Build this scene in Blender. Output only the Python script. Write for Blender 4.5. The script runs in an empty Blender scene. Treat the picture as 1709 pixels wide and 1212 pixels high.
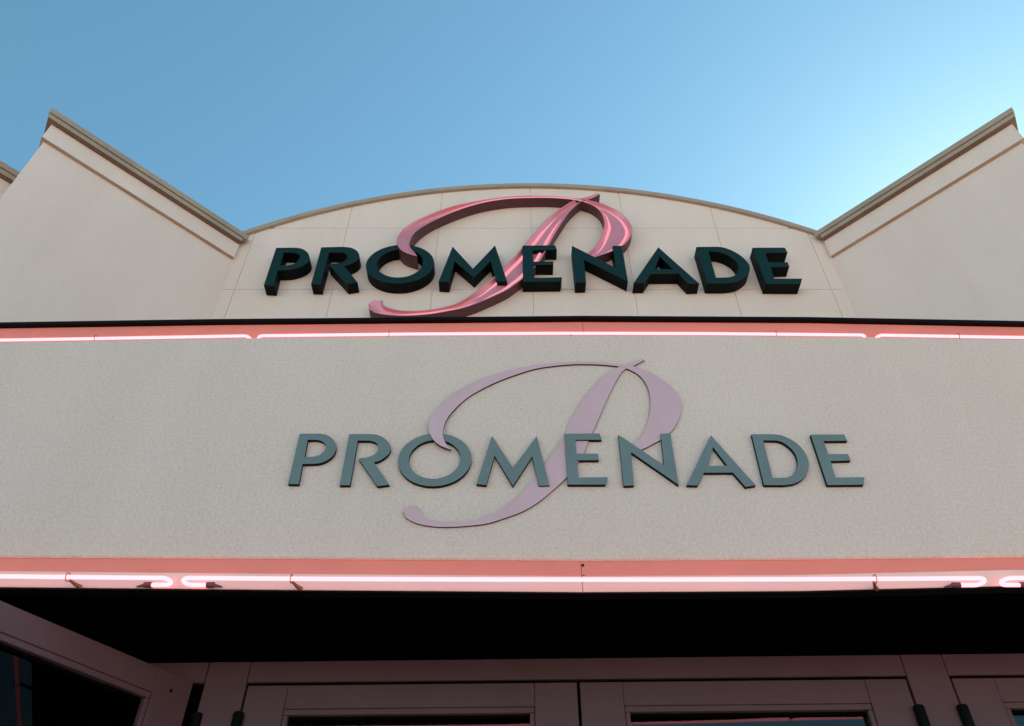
import bpy, bmesh, math, random
from mathutils import Vector, Matrix
from mathutils.geometry import tessellate_polygon

C = bpy.context.scene
COL = C.collection
R = math.radians
random.seed(7)

# ------------------------------------------------------------------ camera, sky, sun, exposure
EYE = 1.55
cam_d = bpy.data.cameras.new('camera')
cam_d.sensor_width = 36.0
cam_d.lens = 28.016
cam_d.clip_start = 0.05
cam_d.clip_end = 4000
cam = bpy.data.objects.new('camera', cam_d)
COL.objects.link(cam)
cam.location = (0, 0, EYE)
cam.rotation_euler = (R(90 + 43.74), 0, 0)
C.camera = cam

SUN_EL = R(35)
SUN_AZ = R(44)          # measured from +Y towards +X
W = bpy.data.worlds.new('World')
C.world = W
W.use_nodes = True
nt = W.node_tree
bg = nt.nodes['Background']
sky = nt.nodes.new('ShaderNodeTexSky')
sky.sky_type = 'NISHITA'
sky.sun_disc = False
sky.sun_elevation = SUN_EL
sky.sun_rotation = SUN_AZ
sky.air_density = 1.0
sky.dust_density = 0.3
sky.ozone_density = 4.0
wb = nt.nodes.new('ShaderNodeMix'); wb.data_type = 'RGBA'; wb.blend_type = 'MULTIPLY'
wb.inputs[0].default_value = 1.0
wb.inputs[7].default_value = (.90, 1.15, .91, 1)      # white balance of the camera
nt.links.new(sky.outputs[0], wb.inputs[6])
nt.links.new(wb.outputs[2], bg.inputs['Color'])
bg.inputs['Strength'].default_value = 0.15

sun_d = bpy.data.lights.new('sun', 'SUN')
sun_d.energy = 5.0
sun_d.angle = R(0.5)
sun_d.color = (1.0, 0.84, 0.68)
sun = bpy.data.objects.new('sun', sun_d)
COL.objects.link(sun)
to_sun = Vector((math.sin(SUN_AZ) * math.cos(SUN_EL), math.cos(SUN_AZ) * math.cos(SUN_EL), math.sin(SUN_EL)))
sun.rotation_euler = to_sun.to_track_quat('Z', 'Y').to_euler()
sun.location = to_sun * 60

C.view_settings.view_transform = 'Standard'
C.view_settings.look = 'None'
C.view_settings.gamma = 1.0
C.view_settings.use_curve_mapping = False
C.view_settings.exposure = 0.76

LOWER = [
 ('P',[[(-0.6044,2.9735),(-0.5482,2.974),(-0.5427,2.973),(-0.5349,2.9715),(-0.5275,2.9692),(-0.521,2.9657),(-0.5149,2.9613),(-0.5095,2.9565),(-0.505,2.9514),(-0.5012,2.9459),(-0.4981,2.9402),(-0.4956,2.9345),(-0.4939,2.9287),(-0.4929,2.9228),(-0.4927,2.9167),(-0.4933,2.9104),(-0.4946,2.9044),(-0.4966,2.8988),(-0.4994,2.8935),(-0.5028,2.8886),(-0.5069,2.884),(-0.5115,2.8797),(-0.5164,2.8761),(-0.5214,2.8733),(-0.5268,2.8711),(-0.5327,2.8694),(-0.5401,2.8683),(-0.548,2.8678),(-0.5536,2.8675),(-0.5773,2.867),(-0.5749,2.7998),(-0.6043,2.8002)],[(-0.5778,2.9515),(-0.5524,2.9515),(-0.5481,2.9504),(-0.5421,2.9487),(-0.5367,2.9465),(-0.5325,2.9435),(-0.5289,2.9401),(-0.5262,2.9365),(-0.5243,2.933),(-0.5232,2.9293),(-0.5228,2.9253),(-0.523,2.9206),(-0.524,2.9155),(-0.5259,2.9105),(-0.5289,2.9057),(-0.5328,2.9009),(-0.5373,2.8971),(-0.5431,2.8945),(-0.5494,2.8929),(-0.5539,2.8918),(-0.5756,2.891)]]),
 ('R',[[(-0.4631,2.9722),(-0.3982,2.9722),(-0.3923,2.9711),(-0.3838,2.9694),(-0.3756,2.9666),(-0.3686,2.9624),(-0.362,2.9571),(-0.3561,2.9515),(-0.3509,2.9453),(-0.3465,2.9388),(-0.3432,2.9327),(-0.3411,2.9275),(-0.34,2.9227),(-0.3396,2.9179),(-0.34,2.9129),(-0.3411,2.908),(-0.343,2.9032),(-0.3457,2.8986),(-0.3493,2.8941),(-0.3532,2.8898),(-0.3577,2.8854),(-0.3625,2.8812),(-0.3674,2.8778),(-0.3726,2.8755),(-0.3777,2.874),(-0.3814,2.873),(-0.3308,2.7982),(-0.3624,2.7934),(-0.4239,2.8828),(-0.4229,2.8872),(-0.4184,2.8873),(-0.412,2.8877),(-0.4056,2.8886),(-0.3998,2.8904),(-0.3942,2.8928),(-0.389,2.8959),(-0.3843,2.8999),(-0.38,2.9045),(-0.3769,2.9093),(-0.3752,2.9142),(-0.3746,2.9193),(-0.3747,2.9241),(-0.3756,2.9286),(-0.3771,2.9328),(-0.3791,2.9365),(-0.3812,2.9392),(-0.3836,2.9413),(-0.3868,2.9432),(-0.3917,2.9453),(-0.3973,2.9472),(-0.4013,2.9485),(-0.436,2.949),(-0.4364,2.7964),(-0.4641,2.7964)]]),
 ('O',[[(-0.112,2.884),(-0.1129,2.8959),(-0.1155,2.9075),(-0.1198,2.9188),(-0.1257,2.9295),(-0.1331,2.9394),(-0.1418,2.9484),(-0.1518,2.9562),(-0.1629,2.9628),(-0.1748,2.9681),(-0.1874,2.9719),(-0.2004,2.9742),(-0.2137,2.975),(-0.2269,2.9742),(-0.24,2.9719),(-0.2526,2.9681),(-0.2645,2.9628),(-0.2756,2.9562),(-0.2855,2.9484),(-0.2943,2.9394),(-0.3017,2.9295),(-0.3076,2.9188),(-0.3119,2.9075),(-0.3144,2.8959),(-0.3153,2.884),(-0.3144,2.8721),(-0.3119,2.8604),(-0.3076,2.8491),(-0.3017,2.8385),(-0.2943,2.8286),(-0.2855,2.8196),(-0.2756,2.8118),(-0.2645,2.8051),(-0.2526,2.7999),(-0.24,2.7961),(-0.2269,2.7937),(-0.2137,2.7929),(-0.2004,2.7937),(-0.1874,2.7961),(-0.1748,2.7999),(-0.1629,2.8051),(-0.1518,2.8118),(-0.1418,2.8196),(-0.1331,2.8286),(-0.1257,2.8385),(-0.1198,2.8491),(-0.1155,2.8604),(-0.1129,2.8721)],[(-0.1432,2.8843),(-0.1438,2.893),(-0.1456,2.9016),(-0.1486,2.9098),(-0.1527,2.9177),(-0.1579,2.9249),(-0.164,2.9315),(-0.171,2.9372),(-0.1788,2.942),(-0.1871,2.9459),(-0.1959,2.9487),(-0.205,2.9504),(-0.2143,2.951),(-0.2236,2.9504),(-0.2327,2.9487),(-0.2415,2.9459),(-0.2498,2.942),(-0.2576,2.9372),(-0.2646,2.9315),(-0.2707,2.9249),(-0.2759,2.9177),(-0.28,2.9098),(-0.283,2.9016),(-0.2848,2.893),(-0.2854,2.8843),(-0.2848,2.8756),(-0.283,2.8671),(-0.28,2.8588),(-0.2759,2.851),(-0.2707,2.8438),(-0.2646,2.8372),(-0.2576,2.8315),(-0.2498,2.8266),(-0.2415,2.8228),(-0.2327,2.82),(-0.2236,2.8183),(-0.2143,2.8177),(-0.205,2.8183),(-0.1959,2.82),(-0.1871,2.8228),(-0.1788,2.8266),(-0.171,2.8315),(-0.164,2.8372),(-0.1579,2.8438),(-0.1527,2.851),(-0.1486,2.8588),(-0.1456,2.8671),(-0.1438,2.8756)]]),
 ('M',[[(-0.0958,2.8002),(-0.0567,2.9664),(0.0026,2.854),(0.0704,2.9646),(0.1007,2.7957),(0.0724,2.7943),(0.0562,2.8935),(0.0025,2.7943),(-0.0485,2.8959),(-0.0693,2.797)]]),
 ('E',[[(0.1498,2.9737),(0.2497,2.9745),(0.2533,2.9515),(0.1791,2.9515),(0.1784,2.9027),(0.2397,2.9027),(0.24,2.8802),(0.18,2.8797),(0.18,2.8219),(0.26,2.8228),(0.2524,2.7986),(0.1503,2.7986)]]),
 ('N',[[(0.3026,2.9704),(0.4186,2.8627),(0.4232,2.973),(0.451,2.976),(0.4493,2.7975),(0.3323,2.9081),(0.3286,2.7959),(0.3007,2.7948)]]),
 ('A',[[(0.5656,2.9679),(0.6568,2.7964),(0.6284,2.7911),(0.6035,2.8382),(0.524,2.8377),(0.5,2.7957),(0.4708,2.7966)],[(0.5641,2.9253),(0.592,2.8618),(0.5403,2.8604)]]),
 ('D',[[(0.6819,2.9717),(0.7442,2.9717),(0.7496,2.9711),(0.7573,2.9701),(0.7652,2.9679),(0.7728,2.9642),(0.7806,2.9594),(0.7878,2.954),(0.7941,2.9483),(0.7998,2.9421),(0.805,2.9352),(0.8095,2.9274),(0.8134,2.9189),(0.8164,2.9105),(0.8184,2.9022),(0.8195,2.894),(0.82,2.8862),(0.8198,2.8791),(0.819,2.8725),(0.8177,2.8658),(0.8158,2.859),(0.8135,2.8523),(0.8106,2.8457),(0.807,2.8393),(0.8029,2.833),(0.7981,2.827),(0.7926,2.8212),(0.7865,2.8157),(0.7798,2.8108),(0.7723,2.8067),(0.7644,2.8032),(0.7564,2.8005),(0.7477,2.7987),(0.739,2.7977),(0.7329,2.797),(0.679,2.797)],[(0.7104,2.9497),(0.7469,2.949),(0.7512,2.9478),(0.7573,2.9459),(0.7633,2.9427),(0.7688,2.9378),(0.7742,2.9317),(0.7789,2.9253),(0.7826,2.919),(0.7856,2.9124),(0.7878,2.9056),(0.7892,2.8984),(0.7899,2.891),(0.7899,2.8838),(0.7891,2.877),(0.7877,2.8706),(0.7861,2.8646),(0.7844,2.8595),(0.7824,2.855),(0.7801,2.8504),(0.7773,2.8455),(0.7742,2.8406),(0.7708,2.8363),(0.7671,2.8327),(0.7631,2.8297),(0.759,2.827),(0.7543,2.8246),(0.7496,2.8226),(0.7462,2.8212),(0.708,2.8205)]]),
 ('E',[[(0.8496,2.9704),(0.9445,2.9709),(0.9478,2.9482),(0.8802,2.9472),(0.8805,2.9012),(0.9361,2.9012),(0.9364,2.879),(0.8806,2.8771),(0.8787,2.8219),(0.958,2.8228),(0.9476,2.7982),(0.85,2.797)]]),
]
UPPER = [
 ('P',[[(-2.5471,8.3983),(-2.3296,8.4008),(-2.3106,8.3965),(-2.2836,8.3899),(-2.2575,8.3789),(-2.2345,8.3621),(-2.2125,8.3411),(-2.1939,8.3186),(-2.1792,8.2943),(-2.1679,8.2686),(-2.1598,8.2446),(-2.1555,8.2233),(-2.1544,8.2037),(-2.1554,8.1855),(-2.1579,8.169),(-2.1624,8.1538),(-2.1694,8.1387),(-2.1791,8.1228),(-2.1914,8.107),(-2.2054,8.0922),(-2.2207,8.0789),(-2.2378,8.0666),(-2.2575,8.0553),(-2.2838,8.0441),(-2.3126,8.0337),(-2.333,8.0266),(-2.4522,8.0175),(-2.4424,7.7744),(-2.5483,7.7821)],[(-2.4491,8.3162),(-2.3283,8.3138),(-2.3142,8.3056),(-2.2946,8.2937),(-2.2785,8.2802),(-2.2692,8.2659),(-2.2633,8.2499),(-2.2608,8.2327),(-2.2613,8.2136),(-2.2651,8.1933),(-2.2722,8.1738),(-2.2838,8.1546),(-2.2987,8.136),(-2.3142,8.1212),(-2.3316,8.1115),(-2.3496,8.1054),(-2.3622,8.1015),(-2.4428,8.098)]]),
 ('R',[[(-2.0618,8.4068),(-1.8321,8.4154),(-1.807,8.4128),(-1.7716,8.4087),(-1.7391,8.4008),(-1.7137,8.3877),(-1.6911,8.371),(-1.672,8.3523),(-1.6563,8.3315),(-1.644,8.3088),(-1.6353,8.2862),(-1.6305,8.2641),(-1.6294,8.2421),(-1.6319,8.2209),(-1.6384,8.2003),(-1.6485,8.1805),(-1.6612,8.1621),(-1.6771,8.1448),(-1.6956,8.1289),(-1.714,8.1154),(-1.7333,8.1044),(-1.7524,8.0957),(-1.7658,8.0899),(-1.5902,7.8262),(-1.6982,7.7986),(-1.937,8.1131),(-1.9354,8.1212),(-1.9123,8.1236),(-1.8798,8.1272),(-1.8498,8.1329),(-1.8262,8.1402),(-1.8051,8.1495),(-1.7874,8.1621),(-1.7728,8.1795),(-1.7614,8.2003),(-1.755,8.2209),(-1.7545,8.2408),(-1.759,8.2605),(-1.7669,8.2779),(-1.7804,8.2927),(-1.7974,8.3052),(-1.8096,8.3138),(-1.9607,8.3186),(-1.9674,7.7931),(-2.0652,7.7964)]]),
 ('O',[[(-0.8231,8.1285),(-0.8262,8.1704),(-0.8354,8.2116),(-0.8505,8.2514),(-0.8713,8.2891),(-0.8974,8.324),(-0.9284,8.3556),(-0.9638,8.3833),(-1.0028,8.4066),(-1.045,8.4252),(-1.0895,8.4387),(-1.1356,8.4469),(-1.1825,8.4496),(-1.2295,8.4469),(-1.2756,8.4387),(-1.3201,8.4252),(-1.3622,8.4066),(-1.4013,8.3833),(-1.4367,8.3556),(-1.4677,8.324),(-1.4938,8.2891),(-1.5146,8.2514),(-1.5297,8.2116),(-1.5389,8.1704),(-1.5419,8.1285),(-1.5389,8.0866),(-1.5297,8.0454),(-1.5146,8.0056),(-1.4938,7.968),(-1.4677,7.9331),(-1.4367,7.9015),(-1.4013,7.8738),(-1.3622,7.8504),(-1.3201,7.8319),(-1.2756,7.8184),(-1.2295,7.8102),(-1.1825,7.8074),(-1.1356,7.8102),(-1.0895,7.8184),(-1.045,7.8319),(-1.0028,7.8504),(-0.9638,7.8738),(-0.9284,7.9015),(-0.8974,7.9331),(-0.8713,7.968),(-0.8505,8.0056),(-0.8354,8.0454),(-0.8262,8.0866)],[(-0.9427,8.1373),(-0.9448,8.1677),(-0.951,8.1976),(-0.9612,8.2265),(-0.9752,8.2539),(-0.9928,8.2792),(-1.0137,8.3021),(-1.0375,8.3222),(-1.0639,8.3392),(-1.0923,8.3527),(-1.1223,8.3625),(-1.1534,8.3684),(-1.185,8.3704),(-1.2166,8.3684),(-1.2477,8.3625),(-1.2777,8.3527),(-1.3062,8.3392),(-1.3325,8.3222),(-1.3563,8.3021),(-1.3772,8.2792),(-1.3948,8.2539),(-1.4089,8.2265),(-1.419,8.1976),(-1.4252,8.1677),(-1.4273,8.1373),(-1.4252,8.1069),(-1.419,8.077),(-1.4089,8.0481),(-1.3948,8.0208),(-1.3772,7.9954),(-1.3563,7.9725),(-1.3325,7.9524),(-1.3062,7.9355),(-1.2777,7.922),(-1.2477,7.9122),(-1.2166,7.9062),(-1.185,7.9042),(-1.1534,7.9062),(-1.1223,7.9122),(-1.0923,7.922),(-1.0639,7.9355),(-1.0375,7.9524),(-1.0137,7.9725),(-0.9928,7.9954),(-0.9752,8.0208),(-0.9612,8.0481),(-0.951,8.077),(-0.9448,8.1069)]]),
 ('M',[[(-0.7575,7.8378),(-0.6431,8.4227),(-0.4097,8.0481),(-0.1829,8.4438),(-0.0493,7.8403),(-0.1533,7.8403),(-0.2301,8.1682),(-0.3947,7.9006),(-0.606,8.1682),(-0.6514,7.8276)]]),
 ('E',[[(0.1141,8.4368),(0.4679,8.4424),(0.4832,8.364),(0.2219,8.3598),(0.2243,8.1641),(0.4405,8.1668),(0.4359,8.1105),(0.2259,8.1105),(0.2303,7.898),(0.519,7.9083),(0.5035,7.8403),(0.1128,7.8365)]]),
 ('N',[[(0.6484,8.4354),(1.0903,8.0622),(1.09,8.4325),(1.1904,8.4354),(1.1963,7.8424),(0.7655,8.1949),(0.7631,7.8251),(0.6555,7.8211)]]),
 ('A',[[(1.5808,8.4105),(1.9265,7.8079),(1.8145,7.7999),(1.7388,7.9635),(1.4447,7.9595),(1.3623,7.8145),(1.2525,7.8158)],[(1.5786,8.2517),(1.6877,8.0374),(1.4937,8.0374)]]),
 ('D',[[(1.9919,8.4132),(2.2153,8.4171),(2.2349,8.4143),(2.2629,8.4096),(2.2919,8.4005),(2.3202,8.385),(2.3494,8.3652),(2.3763,8.3432),(2.3998,8.3198),(2.4212,8.2944),(2.4404,8.2677),(2.4579,8.2395),(2.4733,8.2101),(2.4856,8.1808),(2.4948,8.1521),(2.5009,8.1235),(2.5031,8.0951),(2.5008,8.0664),(2.4946,8.0377),(2.4857,8.0106),(2.4749,7.9858),(2.4614,7.9624),(2.4441,7.9391),(2.4216,7.9144),(2.3953,7.8897),(2.3689,7.8684),(2.3447,7.8518),(2.3204,7.8384),(2.2925,7.8276),(2.2544,7.8194),(2.2127,7.8138),(2.1831,7.8102),(2.009,7.8102)],[(2.1101,8.3369),(2.2079,8.3306),(2.227,8.3217),(2.2542,8.3086),(2.2799,8.2928),(2.3014,8.2742),(2.3214,8.2529),(2.3389,8.2303),(2.3538,8.2064),(2.3662,8.1813),(2.3754,8.1562),(2.3814,8.1317),(2.3843,8.1073),(2.3844,8.083),(2.382,8.0587),(2.3768,8.0346),(2.3679,8.0106),(2.3545,7.9853),(2.3373,7.96),(2.3179,7.9391),(2.293,7.924),(2.2658,7.9132),(2.2466,7.906),(2.116,7.9013)]]),
 ('E',[[(2.5979,8.4005),(2.9476,8.4005),(2.9573,8.318),(2.7166,8.3079),(2.7136,8.1525),(2.92,8.1525),(2.9191,8.0805),(2.7225,8.0708),(2.7153,7.886),(3.0048,7.886),(2.9682,7.8009),(2.6096,7.8044)]]),
]
LOWER_STEM = ([(0.4079,3.2768),(0.3927,3.2704),(0.3776,3.2638),(0.3623,3.2568),(0.3471,3.2493),(0.3318,3.2416),(0.3165,3.2331),(0.3018,3.2233),(0.2883,3.2116),(0.2765,3.1989),(0.2657,3.186),(0.2551,3.1726),(0.2452,3.1591),(0.236,3.1457),(0.2271,3.132),(0.2185,3.1187),(0.2102,3.1052),(0.2021,3.0916),(0.1945,3.0782),(0.1871,3.0647),(0.1801,3.051),(0.1735,3.0372),(0.1678,3.0229),(0.1626,3.0085),(0.1575,2.994),(0.1518,2.9797),(0.1454,2.9658),(0.1382,2.9522),(0.1308,2.9388),(0.1233,2.9253),(0.1158,2.9119),(0.1082,2.8986),(0.1004,2.8854),(0.0924,2.8722),(0.0841,2.8593),(0.0755,2.8465),(0.0666,2.834),(0.0577,2.8214),(0.0487,2.8089),(0.0397,2.7963),(0.0306,2.7838),(0.0213,2.7714),(0.0116,2.7592),(-0.0001,2.7493),(-0.0116,2.7389),(-0.0234,2.7288),(-0.036,2.7199),(-0.0493,2.7121),(-0.0631,2.7053),(-0.0773,2.6992),(-0.0917,2.6939),(-0.1066,2.6897),(-0.1217,2.6873),(-0.137,2.6859),(-0.1523,2.6853),(-0.1677,2.6855),(-0.1829,2.6868),(-0.1974,2.6887),(-0.2113,2.692),(-0.2241,2.6975),(-0.2346,2.7053),(-0.2416,2.7148),(-0.2463,2.7242),(-0.2495,2.7332)],[(0.4117,3.2696),(0.3988,3.2606),(0.3858,3.2516),(0.3727,3.2438),(0.3587,3.238),(0.3464,3.2297),(0.3367,3.218),(0.3285,3.2053),(0.3214,3.1925),(0.3146,3.1791),(0.3079,3.1651),(0.3016,3.1512),(0.2951,3.1371),(0.2886,3.1226),(0.2823,3.108),(0.2759,3.093),(0.2696,3.0779),(0.2634,3.0628),(0.2572,3.0473),(0.2509,3.0318),(0.2445,3.0163),(0.238,3.0009),(0.2313,2.9856),(0.2246,2.9702),(0.218,2.9549),(0.2121,2.9392),(0.2068,2.9233),(0.2004,2.9079),(0.193,2.8929),(0.185,2.8782),(0.1764,2.8639),(0.167,2.85),(0.157,2.8366),(0.1464,2.8235),(0.1355,2.8109),(0.1241,2.7985),(0.1125,2.7864),(0.1007,2.7745),(0.0887,2.7628),(0.0762,2.7515),(0.0633,2.7407),(0.0497,2.7306),(0.0355,2.7214),(0.0208,2.7132),(0.0054,2.7061),(-0.0103,2.6999),(-0.026,2.6937),(-0.0416,2.6875),(-0.0575,2.6822),(-0.0738,2.6783),(-0.0904,2.6759),(-0.1071,2.674),(-0.1238,2.6723),(-0.1404,2.6709),(-0.1571,2.67),(-0.1739,2.6696),(-0.1907,2.67),(-0.208,2.6719),(-0.2255,2.6747),(-0.2432,2.6792),(-0.2608,2.6867),(-0.2779,2.6983),(-0.2874,2.7167),(-0.2693,2.735)])
LOWER_BOWL = ([(-0.1702,2.9125),(-0.1864,2.9192),(-0.202,2.9279),(-0.2153,2.9399),(-0.226,2.9545),(-0.2337,2.9707),(-0.2381,2.9882),(-0.2395,3.0061),(-0.2381,3.0237),(-0.2325,3.0401),(-0.2254,3.056),(-0.2179,3.0712),(-0.2095,3.0859),(-0.2001,3.0999),(-0.1899,3.113),(-0.1789,3.1254),(-0.1672,3.137),(-0.155,3.148),(-0.1423,3.1584),(-0.1293,3.1683),(-0.1157,3.1775),(-0.1016,3.1859),(-0.0875,3.1934),(-0.073,3.2003),(-0.0584,3.2068),(-0.0439,3.2128),(-0.0293,3.2184),(-0.0147,3.2237),(0.0,3.2287),(0.0144,3.2335),(0.0289,3.2379),(0.0439,3.2421),(0.0587,3.2458),(0.0735,3.2492),(0.0887,3.2521),(0.1039,3.2545),(0.1188,3.2566),(0.1339,3.2584),(0.1492,3.26),(0.1643,3.2612),(0.1794,3.2622),(0.1949,3.2629),(0.21,3.2633),(0.2251,3.2635),(0.2405,3.2634),(0.256,3.2631),(0.2716,3.2624),(0.2872,3.2605),(0.3028,3.2572),(0.3186,3.2546),(0.3344,3.252),(0.3505,3.2488),(0.3665,3.2452),(0.3826,3.2399),(0.3979,3.2326),(0.4126,3.2239),(0.4267,3.2137),(0.4404,3.2022),(0.4535,3.1897),(0.4659,3.1759),(0.4772,3.1611),(0.487,3.1455),(0.4942,3.1291),(0.4989,3.1119),(0.5003,3.0947),(0.4987,3.0774),(0.4949,3.0606),(0.4896,3.0442),(0.4829,3.0288),(0.475,3.0138),(0.4663,2.9993),(0.4563,2.9856),(0.4445,2.9733),(0.4312,2.9625),(0.4173,2.9527),(0.4033,2.9436),(0.3893,2.9348),(0.3751,2.9263),(0.3603,2.9192),(0.3448,2.9135)],[(-0.1698,2.9138),(-0.1787,2.924),(-0.1863,2.935),(-0.1917,2.9472),(-0.1951,2.9604),(-0.1968,2.974),(-0.1966,2.9878),(-0.195,3.0015),(-0.1924,3.0155),(-0.1882,3.029),(-0.1828,3.042),(-0.1763,3.0549),(-0.1687,3.0672),(-0.1609,3.0792),(-0.1526,3.0906),(-0.1439,3.1017),(-0.1346,3.1121),(-0.1246,3.1217),(-0.114,3.1306),(-0.1031,3.1392),(-0.092,3.1475),(-0.0807,3.1556),(-0.0688,3.1636),(-0.0568,3.1713),(-0.0445,3.1786),(-0.0318,3.1858),(-0.0188,3.1928),(-0.0057,3.1994),(0.0077,3.2056),(0.0214,3.212),(0.0352,3.2183),(0.0487,3.2241),(0.0628,3.2294),(0.0773,3.2339),(0.0916,3.2375),(0.1062,3.2406),(0.1211,3.2432),(0.136,3.2456),(0.1507,3.2476),(0.1657,3.2494),(0.1808,3.2508),(0.1955,3.2518),(0.2107,3.2523),(0.2258,3.2523),(0.2407,3.252),(0.2553,3.2514),(0.27,3.2504),(0.2845,3.2492),(0.2987,3.2474),(0.3128,3.2453),(0.3268,3.2427),(0.3402,3.2392),(0.353,3.2337),(0.3645,3.2266),(0.375,3.2181),(0.3846,3.2089),(0.3926,3.1984),(0.3987,3.187),(0.4032,3.175),(0.4066,3.163),(0.4091,3.1508),(0.4107,3.1384),(0.4115,3.1257),(0.4112,3.113),(0.4102,3.0999),(0.4087,3.0872),(0.4065,3.0743),(0.404,3.0614),(0.401,3.0483),(0.3977,3.0351),(0.3937,3.0222),(0.3891,3.0094),(0.3837,2.9968),(0.3775,2.9845),(0.3704,2.9726),(0.3623,2.961),(0.3533,2.9502),(0.3431,2.9407),(0.332,2.9323),(0.3207,2.924)],[0.0165,0.0164,0.016,0.0155,0.0149,0.0141,0.0132,0.0122,0.0112,0.0103,0.0093,0.0084,0.0076,0.007,0.0065,0.0061,0.006,0.006,0.006,0.006,0.006,0.006,0.006,0.006,0.006,0.006,0.006,0.006,0.006,0.006,0.006,0.006,0.006,0.006,0.006,0.006,0.006,0.006,0.006,0.006,0.006,0.006,0.006,0.006,0.006,0.006,0.006,0.006,0.006,0.006,0.006,0.006,0.006,0.006,0.006,0.006,0.006,0.006,0.006,0.006,0.006,0.006,0.006,0.006,0.006,0.006,0.006,0.006,0.006,0.006,0.006,0.006,0.006,0.006,0.006,0.006,0.006,0.006,0.006,0.006])
UPPER_STEM = ([(1.0081,9.4522),(0.9644,9.4213),(0.9179,9.3893),(0.8678,9.359),(0.8128,9.3396),(0.7561,9.3226),(0.7044,9.2913),(0.6592,9.2502),(0.6172,9.2062),(0.576,9.1621),(0.5355,9.1195),(0.4956,9.0759),(0.4574,9.0298),(0.4227,8.9826),(0.3904,8.9345),(0.3594,8.8852),(0.3302,8.8365),(0.3017,8.7875),(0.2748,8.7378),(0.2498,8.6887),(0.2254,8.6393),(0.2011,8.59),(0.176,8.5426),(0.1491,8.4961),(0.124,8.4488),(0.0996,8.4011),(0.0754,8.3533),(0.0508,8.3058),(0.0243,8.2594),(-0.0057,8.215),(-0.0357,8.1707),(-0.0655,8.1263),(-0.0938,8.0809),(-0.1207,8.0346),(-0.148,7.9882),(-0.1774,7.9434),(-0.2096,7.9005),(-0.2434,7.8588),(-0.2778,7.8173),(-0.3114,7.775),(-0.3434,7.7311),(-0.3785,7.6901),(-0.4151,7.6506),(-0.4525,7.6117),(-0.4911,7.5738),(-0.5319,7.5385),(-0.5762,7.5081),(-0.6243,7.4843),(-0.6744,7.4654),(-0.7252,7.4486),(-0.7767,7.4341),(-0.8289,7.4224),(-0.8816,7.4133),(-0.9348,7.4079),(-0.9883,7.4064),(-1.0407,7.4071),(-1.0925,7.411),(-1.1423,7.4212),(-1.1878,7.4358),(-1.2286,7.453),(-1.2651,7.4737),(-1.2901,7.5018),(-1.3008,7.5353),(-1.3062,7.571)],[(1.0295,9.4193),(0.9846,9.3814),(0.9409,9.3467),(0.8948,9.3195),(0.8444,9.3009),(0.7991,9.272),(0.764,9.2328),(0.7334,9.1913),(0.7034,9.1492),(0.6747,9.1056),(0.6473,9.0589),(0.6227,9.0107),(0.6006,8.9622),(0.5789,8.9125),(0.5572,8.8622),(0.5356,8.8124),(0.5139,8.7611),(0.4928,8.7096),(0.4723,8.6575),(0.4522,8.6039),(0.4326,8.5501),(0.4129,8.4962),(0.3925,8.4411),(0.372,8.3859),(0.3511,8.3309),(0.3305,8.2758),(0.3096,8.2209),(0.2844,8.1679),(0.255,8.1171),(0.2235,8.0676),(0.1913,8.0185),(0.1586,7.9697),(0.1249,7.9216),(0.0893,7.8748),(0.0493,7.8315),(0.0104,7.7873),(-0.0296,7.7442),(-0.0739,7.7055),(-0.1216,7.6705),(-0.1706,7.637),(-0.2198,7.6035),(-0.2688,7.5702),(-0.3183,7.5379),(-0.3694,7.5078),(-0.4216,7.4798),(-0.4752,7.4544),(-0.5303,7.4332),(-0.5868,7.4165),(-0.6435,7.4009),(-0.6999,7.3846),(-0.7566,7.3695),(-0.8141,7.3578),(-0.8721,7.349),(-0.9305,7.3425),(-0.989,7.3372),(-1.0487,7.3344),(-1.1089,7.3355),(-1.1703,7.3402),(-1.2348,7.3476),(-1.3021,7.36),(-1.3684,7.3839),(-1.4237,7.4321),(-1.4441,7.5051),(-1.3898,7.5674)])
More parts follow.
